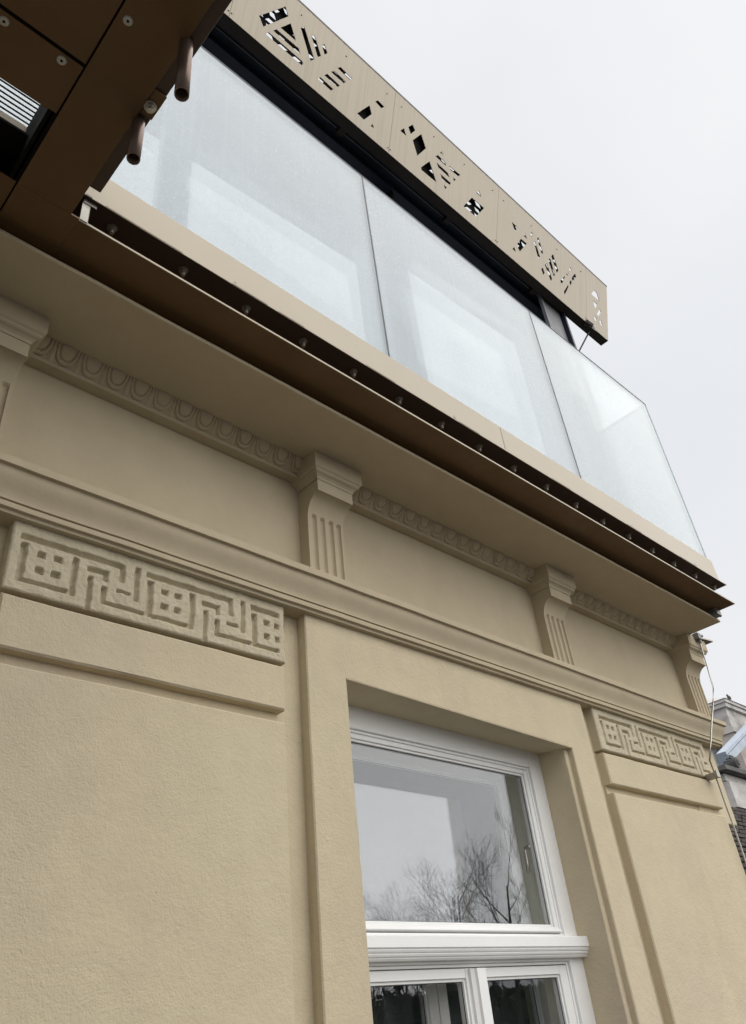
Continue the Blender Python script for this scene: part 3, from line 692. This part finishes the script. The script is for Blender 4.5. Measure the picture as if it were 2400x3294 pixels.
m = MB(); m.box(.1290, .1325, .622, .747, 1.064, 1.10); m.build('drain_channel', GREYM, bc)
m = MB()
for k in range(8):
    y = .6985+.0076*k
    m.tube([(-1.2, y+.003, 1.2050), (.1345, y+.003, 1.2050)], .0031, 8)
gr_ = m.build('grille', POLY, bc)
m = MB()
for k in range(9): m.box(-1.2, .1345, .6975+.0076*k-.0009, .6975+.0076*k+.0009, 1.2015, 1.2040)
m.build('divider', BLACK, gr_)
m = MB(); m.box(.2169, .2345, -1.6, .6930, 1.0680, 1.0720); m.box(.2325, .2345, -1.6, .6930, 1.0722, 1.09); m.build('side_flange', SHADEDK, bc, bev=.001)
def pipe(x, y, zt, zb, r):
    m = MB(); n = 24; rings = [(r, zt), (r, zb), (r*.86, zb), (r*.86, zb+.06)]; vs = []
    for rr, z in rings: vs += [(x+rr*math.cos(2*math.pi*k/n), y+rr*math.sin(2*math.pi*k/n), z) for k in range(n)]
    m.add(vs, [(i*n+k, i*n+(k+1) % n, (i+1)*n+(k+1) % n, (i+1)*n+k) for i in range(3) for k in range(n)]); m.add([(x+r*.86*math.cos(2*math.pi*k/n), y+r*.86*math.sin(2*math.pi*k/n), zb+.06) for k in range(n)], [tuple(range(n))])
    return m
for x, y, zb, l in ((.2185, .4345, .9400, 'upper open ended drain pipe'), (.2235, .5620, .9760, 'lower open ended drain pipe')):
    o = pipe(x, y, 1.0685, zb, .0088).build('drain_pipe', PIPE, bc, label=l)
    me = o.data; me.polygons.foreach_set('use_smooth', [True]*len(me.polygons))
    for e_ in me.edges:
        pass
m = MB(); m.box(.2175, .2352, .508, .548, 1.0640, 1.0679); m.build('clamp_plate', SHADEBR, bc, bev=.0008)
m = MB(); m.tube([(.2240, .5320, 1.0638), (.2240, .5320, 1.0622)], .0085, 20); m.tube([(.2240, .5320, 1.0622), (.2240, .5320, 1.0570)], .0068, 6); m.tube([(.2240, .5320, 1.0570), (.2240, .5320, 1.0525)], .0040, 12)
m.build('bolt', STEEL, bc)
def screw():
    m = MB(); m.tube([(0, 0, .0006), (0, 0, -.0006)], [.0062, .0052], 24, cap=True); m.cur = 1; m.tube([(0, 0, -.0007), (0, 0, -.0009)], .0019, 6); return m
s0 = screw().build('screw', [paint('pale_zinc_screw', (.42, .42, .40), .5, .1, .3), BLACK], bc, local=(.0389, .5535, ZB0+.0012))
for x, y in ((.1105, .5520), (.1500, .4560)):
    o = s0.copy(); C.objects.link(o); o.parent = bc; o.location = W((x, y, ZB0+.0012 if x < .137 else ZB0-.0008))-bc.location

# ------------------------------------------------------------------ lightning conductor down the corner
lc = empty('lightning_conductor', (2.45, .98, -1), 'thin steel lightning conductor wire clamped down the house corner', 'wire')
def on(k, xy, y): return (xy*y, y, k*y)
m = MB()
pth = [on(1.1369, 2.700, .925), on(1.1145, 2.7150, .925), on(1.0, 2.700, .928), on(.9176, 2.6843, .930), on(.8497, 2.6311, .932), on(.7845, 2.5752, .936), on(.7001, 2.5043, .938), on(.6311, 2.4469, .945), on(.5854, 2.4514, .972), on(.4881, 2.4535, .980), on(.4276, 2.4584, .982), on(.3395, 2.458, .984), on(-.2, 2.46, .985)]
m.tube(pth, .0025, 8); m.build('wire', STEEL, lc, smooth=True)
m = MB(); m.box(2.378, 2.405, .966, 1.0, .5650, .5790); m.box(2.374, 2.394, .962, .9695, .5620, .5820); m.build('clamp', DSTEEL, lc, bev=.001)
m = MB(); a = on(1.120, 2.712, .92); m.box(a[0]-.012, a[0]+.012, a[1]-.008, a[1]+.010, a[2]-.010, a[2]+.012); m.tube([(a[0], a[1], a[2]+.004), (a[0]+.03, a[1]-.004, a[2]+.010)], .005, 8); m.tube([a, (a[0]+.004, a[1], a[2]-.022)], .005, 8); m.build('clamp', GREYM, lc, bev=.001)
m = MB(); m.box(2.405, 2.438, .800, .822, 1.040, 1.0615); m.box(2.43, 2.455, .806, .814, 1.052, 1.0612); m.tube([(2.40, .812, 1.045), (2.458, .812, 1.050)], .0035, 8); m.build('clamp', GREYM, lc, bev=.001)

# ------------------------------------------------------------------ neighbouring building seen past the corner
nb = empty('neighbouring_building', (8.5, 3.0, -1), 'weathered stone building with dark roof tiles beyond the house corner', 'building')
def step_shaft(m, x0, x1, y0, y1, lv):
    for (e, za, zb) in lv: m.box(x0-e, x1+e, y0-e, y1+e, za, zb)
ny = 3.0
m = MB(); X_ = 2.721*ny
m.box(X_, X_+3, ny, ny+.16, 1.3, 2.30); m.build('wall', STONEP, nb, jit=.004)
m = MB()
step_shaft(m, X_+.0, X_+3, ny, ny+.42, [(.02, 2.300, 2.345)])
m.box(X_-.004, X_+3, ny-.004, ny+.41, 2.345, 2.56); 
step_shaft(m, X_, X_+3, ny, ny+.42, [(.035, 2.56, 2.60), (.05, 2.604, 2.635)])
m.hexa([(X_-.06, ny-.06, 2.638), (X_+3, ny-.06, 2.638), (X_+3, ny+.48, 2.638), (X_-.06, ny+.48, 2.638)], [(X_+.12, ny+.15, 2.735), (X_+3, ny+.15, 2.735), (X_+3, ny+.27, 2.735), (X_+.12, ny+.27, 2.735)])
m.build('parapet_pier', STONE, nb, jit=.006)
m = MB()
m.box(6.55, 9.4, 2.58, 3.0, 1.30, 1.50); m.box(6.55, 9.4, 2.60, 3.0, 1.505, 1.56)
m.build('lower_wall', STONE, nb, jit=.006)
m = MB(); m.box(6.46, 9.5, 2.53, 3.1, 1.57, 1.605); m.build('ledge', SLATE, nb, jit=.004)
m = MB()
for k in range(32):
    zt = 1.29-.045*k; yt = 2.58-.040*k
    for q in range(62):
        x = 4.2+.075*q+(.037 if k % 2 else 0); dz = random.uniform(-.004, .004)
        m.box(x, x+.071, yt-.05+dz, yt, zt-.052+dz, zt-.030+dz)
m.build('roof', TILE, nb)
m = MB(); m.add([(4.2, 2.57, 1.27), (9.4, 2.57, 1.27), (9.4, 1.28, -.18), (4.2, 1.28, -.18)], [(0, 1, 2, 3)]); m.build('roof_deck', BLACK, nb)
# glazed roof
gr = empty('glass_roof', (8.6, 3.3, 1.6), 'white panelled roof light behind the blue grey beam', 'roof light')
m = MB(); m.box(8.5, 13, 3.4, 3.43, 1.7, 2.75); m.build('panel', simple_mix('white_roof_panel', (.86, .88, .90), .5), gr)
m = MB()
for k in range(5): m.box(8.5, 13, 3.39, 3.398, 1.85+.2*k, 1.856+.2*k)
for k in range(8): m.box(8.8+.4*k, 8.806+.4*k, 3.388, 3.3895, 1.7, 2.75)
m.build('glazing_bars', GREYM, gr)
bm_ = empty('steel_beam', (7.3, 2.8, 1.75), 'sloping blue grey steel beam rising from a dark metal shoe', 'beam')
a = Vector(on(.655, 2.560, 2.8)); c = Vector(on(.7790, 2.83, 2.8)); c = a+(c-a)*1.8
dirv = (c-a).normalized(); nn = Vector((0, 1, 0)); pp = dirv.cross(nn).normalized()
m = MB()
def bar(m, o1, o2, w1, w2, d1, d2):
    P = [a+pp*w1+nn*d1, a+pp*w2+nn*d1, a+pp*w2+nn*d2, a+pp*w1+nn*d2]; Q = [q+(c-a) for q in P]; m.hexa(P, Q)
bar(m, 0, 0, -.052, .012, -.05, .05); bar(m, 0, 0, .016, .050, -.042, .05); bar(m, 0, 0, .012, .016, -.02, .04)
m.build('beam', BEAM, bm_, bev=.002)
m = MB(); q = a+Vector((.05, -.06, -.055)); m.tube([q+Vector((0, -.03, 0)), q+Vector((0, .08, 0))], .048, 20); m.tube([q+Vector((0, -.04, .0)), q+Vector((0, -.02, 0))], .026, 14); m.box(q.x-.06, q.x+.05, q.y, q.y+.06, q.z-.075, q.z-.03); m.box(q.x-.045, q.x+.035, q.y, q.y+.05, q.z+.035, q.z+.07)
m.build('shoe', SLATE, bm_, bev=.004)
# bird on the pier
bd = MB(); bp = Vector(on(.8990, 2.7905, 3.15))
bd.tube([bp+Vector((-.030, 0, .036)), bp+Vector((-.022, 0, .040)), bp+Vector((-.008, 0, .030)), bp+Vector((.014, 0, .016)), bp+Vector((.034, 0, .010)), bp+Vector((.060, 0, .004))], [.004, .010, .012, .020, .014, .003], 10)
bd.tube([bp+Vector((.008, 0, .0)), bp+Vector((.008, 0, -.025))], .003, 6)
o = bd.build('bird', SLATE, None, smooth=True); tag(o, 'small dark bird perched on top of the stone pier', 'bird')

# ------------------------------------------------------------------ bare trees and hedge across the street (mirrored in the window)
def tree_meshes(seed, H):
    rnd = random.Random(seed); segs_t = MB(); segs_c = MB()
    KIDS = [8, 6, 5, 3]; ANG = [38, 34, 36, 40]; RMIN = [.05, .028, .016, .010, .008]
    def grow(p, d, L, r, lvl):
        n = [6, 5, 4, 3, 2][lvl]; pts = [p.copy()]; rad = [r]; wob = [.05, .12, .16, .20, .2][lvl]
        for i in range(n):
            d = (d+Vector((rnd.uniform(-1, 1), rnd.uniform(-1, 1), rnd.uniform(-.2, .6)))*wob).normalized()
            p = p+d*L/n; pts.append(p.copy()); rad.append(max(r*(1-.7*(i+1)/n), RMIN[min(lvl, 4)]*.5))
        (segs_t if lvl == 0 else segs_c).tube(pts, rad, [9, 6, 5, 4, 3][lvl], cap=False)
        if lvl >= 4: return
        for k in range(KIDS[lvl]):
            t = (.28+.70*(k+rnd.random()*.8)/KIDS[lvl]); f_ = t*n; i = min(int(f_), n-1); q = pts[i]+(pts[i+1]-pts[i])*(f_-i)
            dd = (pts[i+1]-pts[i]).normalized(); az = rnd.uniform(0, 6.283)
            s_ = dd.cross(Vector((math.cos(az), math.sin(az), .2))).normalized(); an = R(ANG[lvl]*rnd.uniform(.8, 1.3))
            nd = (dd*math.cos(an)+s_*math.sin(an)); nd.z += .12; nd.normalize()
            grow(q, nd, L*(.62-.22*t)*rnd.uniform(.85, 1.2)*(1.05 if lvl else .85), max(rad[i]*.55, RMIN[min(lvl+1, 4)]), lvl+1)
    grow(Vector((0, 0, 0)), Vector((0, 0, 1)), H*.97, H*.017, 0)
    return segs_t, segs_c
def to_obj(mb, name, parent, H):
    me = bpy.data.meshes.new(name); me.from_pydata(mb.v, [], mb.f); me.materials.append(BARK)
    o = bpy.data.objects.new(name, me); C.objects.link(o); o.parent = parent; return o
protos = []
for sd_, H in ((3, 9.5), (11, 9.5), (23, 9.5)):
    t, c = tree_meshes(sd_, H); protos.append((t, c))
# position: along the mirrored sight line x = xs*(Y) , distance Y (metres) in front of the facade
spots = [(1.30, 23, 0, 0.80, 'tallest bare tree across the street, mirrored near the middle of the upper pane'),
         (1.17, 25, 1, 0.78, 'bare tree mirrored just left of the tallest one'),
         (1.44, 24, 2, 0.70, 'bare tree mirrored beside the window handle'),
         (1.00, 27, 0, 0.60, 'short bare tree mirrored in the lower middle of the upper pane'),
         (1.10, 30, 2, 0.62, 'slender bare tree mirrored between the short and the taller ones'),
         (.93, 29, 1, 0.55, 'leftmost bare tree mirrored in the window'),
         (1.62, 22, 1, 0.70, 'bare tree furthest to the right across the street'),
         (1.24, 34, 2, 0.84, 'bare tree standing behind the tallest one')]
pm = [None]*3
for xs, Yd, k, scl, lab in spots:
    root = bpy.data.objects.new('bare_tree', None); C.objects.link(root)
    root.location = (xs*Yd+2.0, 1.8-Yd, 0); root.scale = (scl,)*3; root.rotation_euler = (0, 0, xs*37)
    root['label'] = lab; root['category'] = 'tree'; root['group'] = 'bare trees across the street'
    if pm[k] is None:
        pm[k] = (to_obj(protos[k][0], 'trunk', root, 0), to_obj(protos[k][1], 'crown', root, 0))
    else:
        for q in pm[k]:
            o = q.copy(); C.objects.link(o); o.parent = root
m = MB(); rnd = random.Random(5); vs = []; fs = []
for i in range(52000):
    x = rnd.uniform(6, 60); h = 3.7+1.4*noise.noise(Vector((x*.3, 0, 0)))+1.1*noise.noise(Vector((x*1.1, 3, 0)))
    z = h*rnd.random()**.9; y = -31+rnd.gauss(0, .9)*(1.1-z/h*.5); s_ = rnd.uniform(.10, .24)
    u = Vector((rnd.uniform(-1, 1), rnd.uniform(-1, 1), rnd.uniform(-1, 1))).normalized()*s_; v = Vector((rnd.uniform(-1, 1), rnd.uniform(-1, 1), rnd.uniform(-1, 1))).normalized()*s_
    p = Vector((x, y, max(.1, z))); n0 = len(vs); vs += [p-u, p+v, p+u, p-v]; fs.append((n0, n0+1, n0+2, n0+3))
me = bpy.data.meshes.new('hedge'); me.from_pydata(vs, [], fs); me.materials.append(HEDGE)
o = bpy.data.objects.new('hedge', me); C.objects.link(o); tag(o, 'long dark evergreen hedge behind the bare trees across the street', 'hedge')
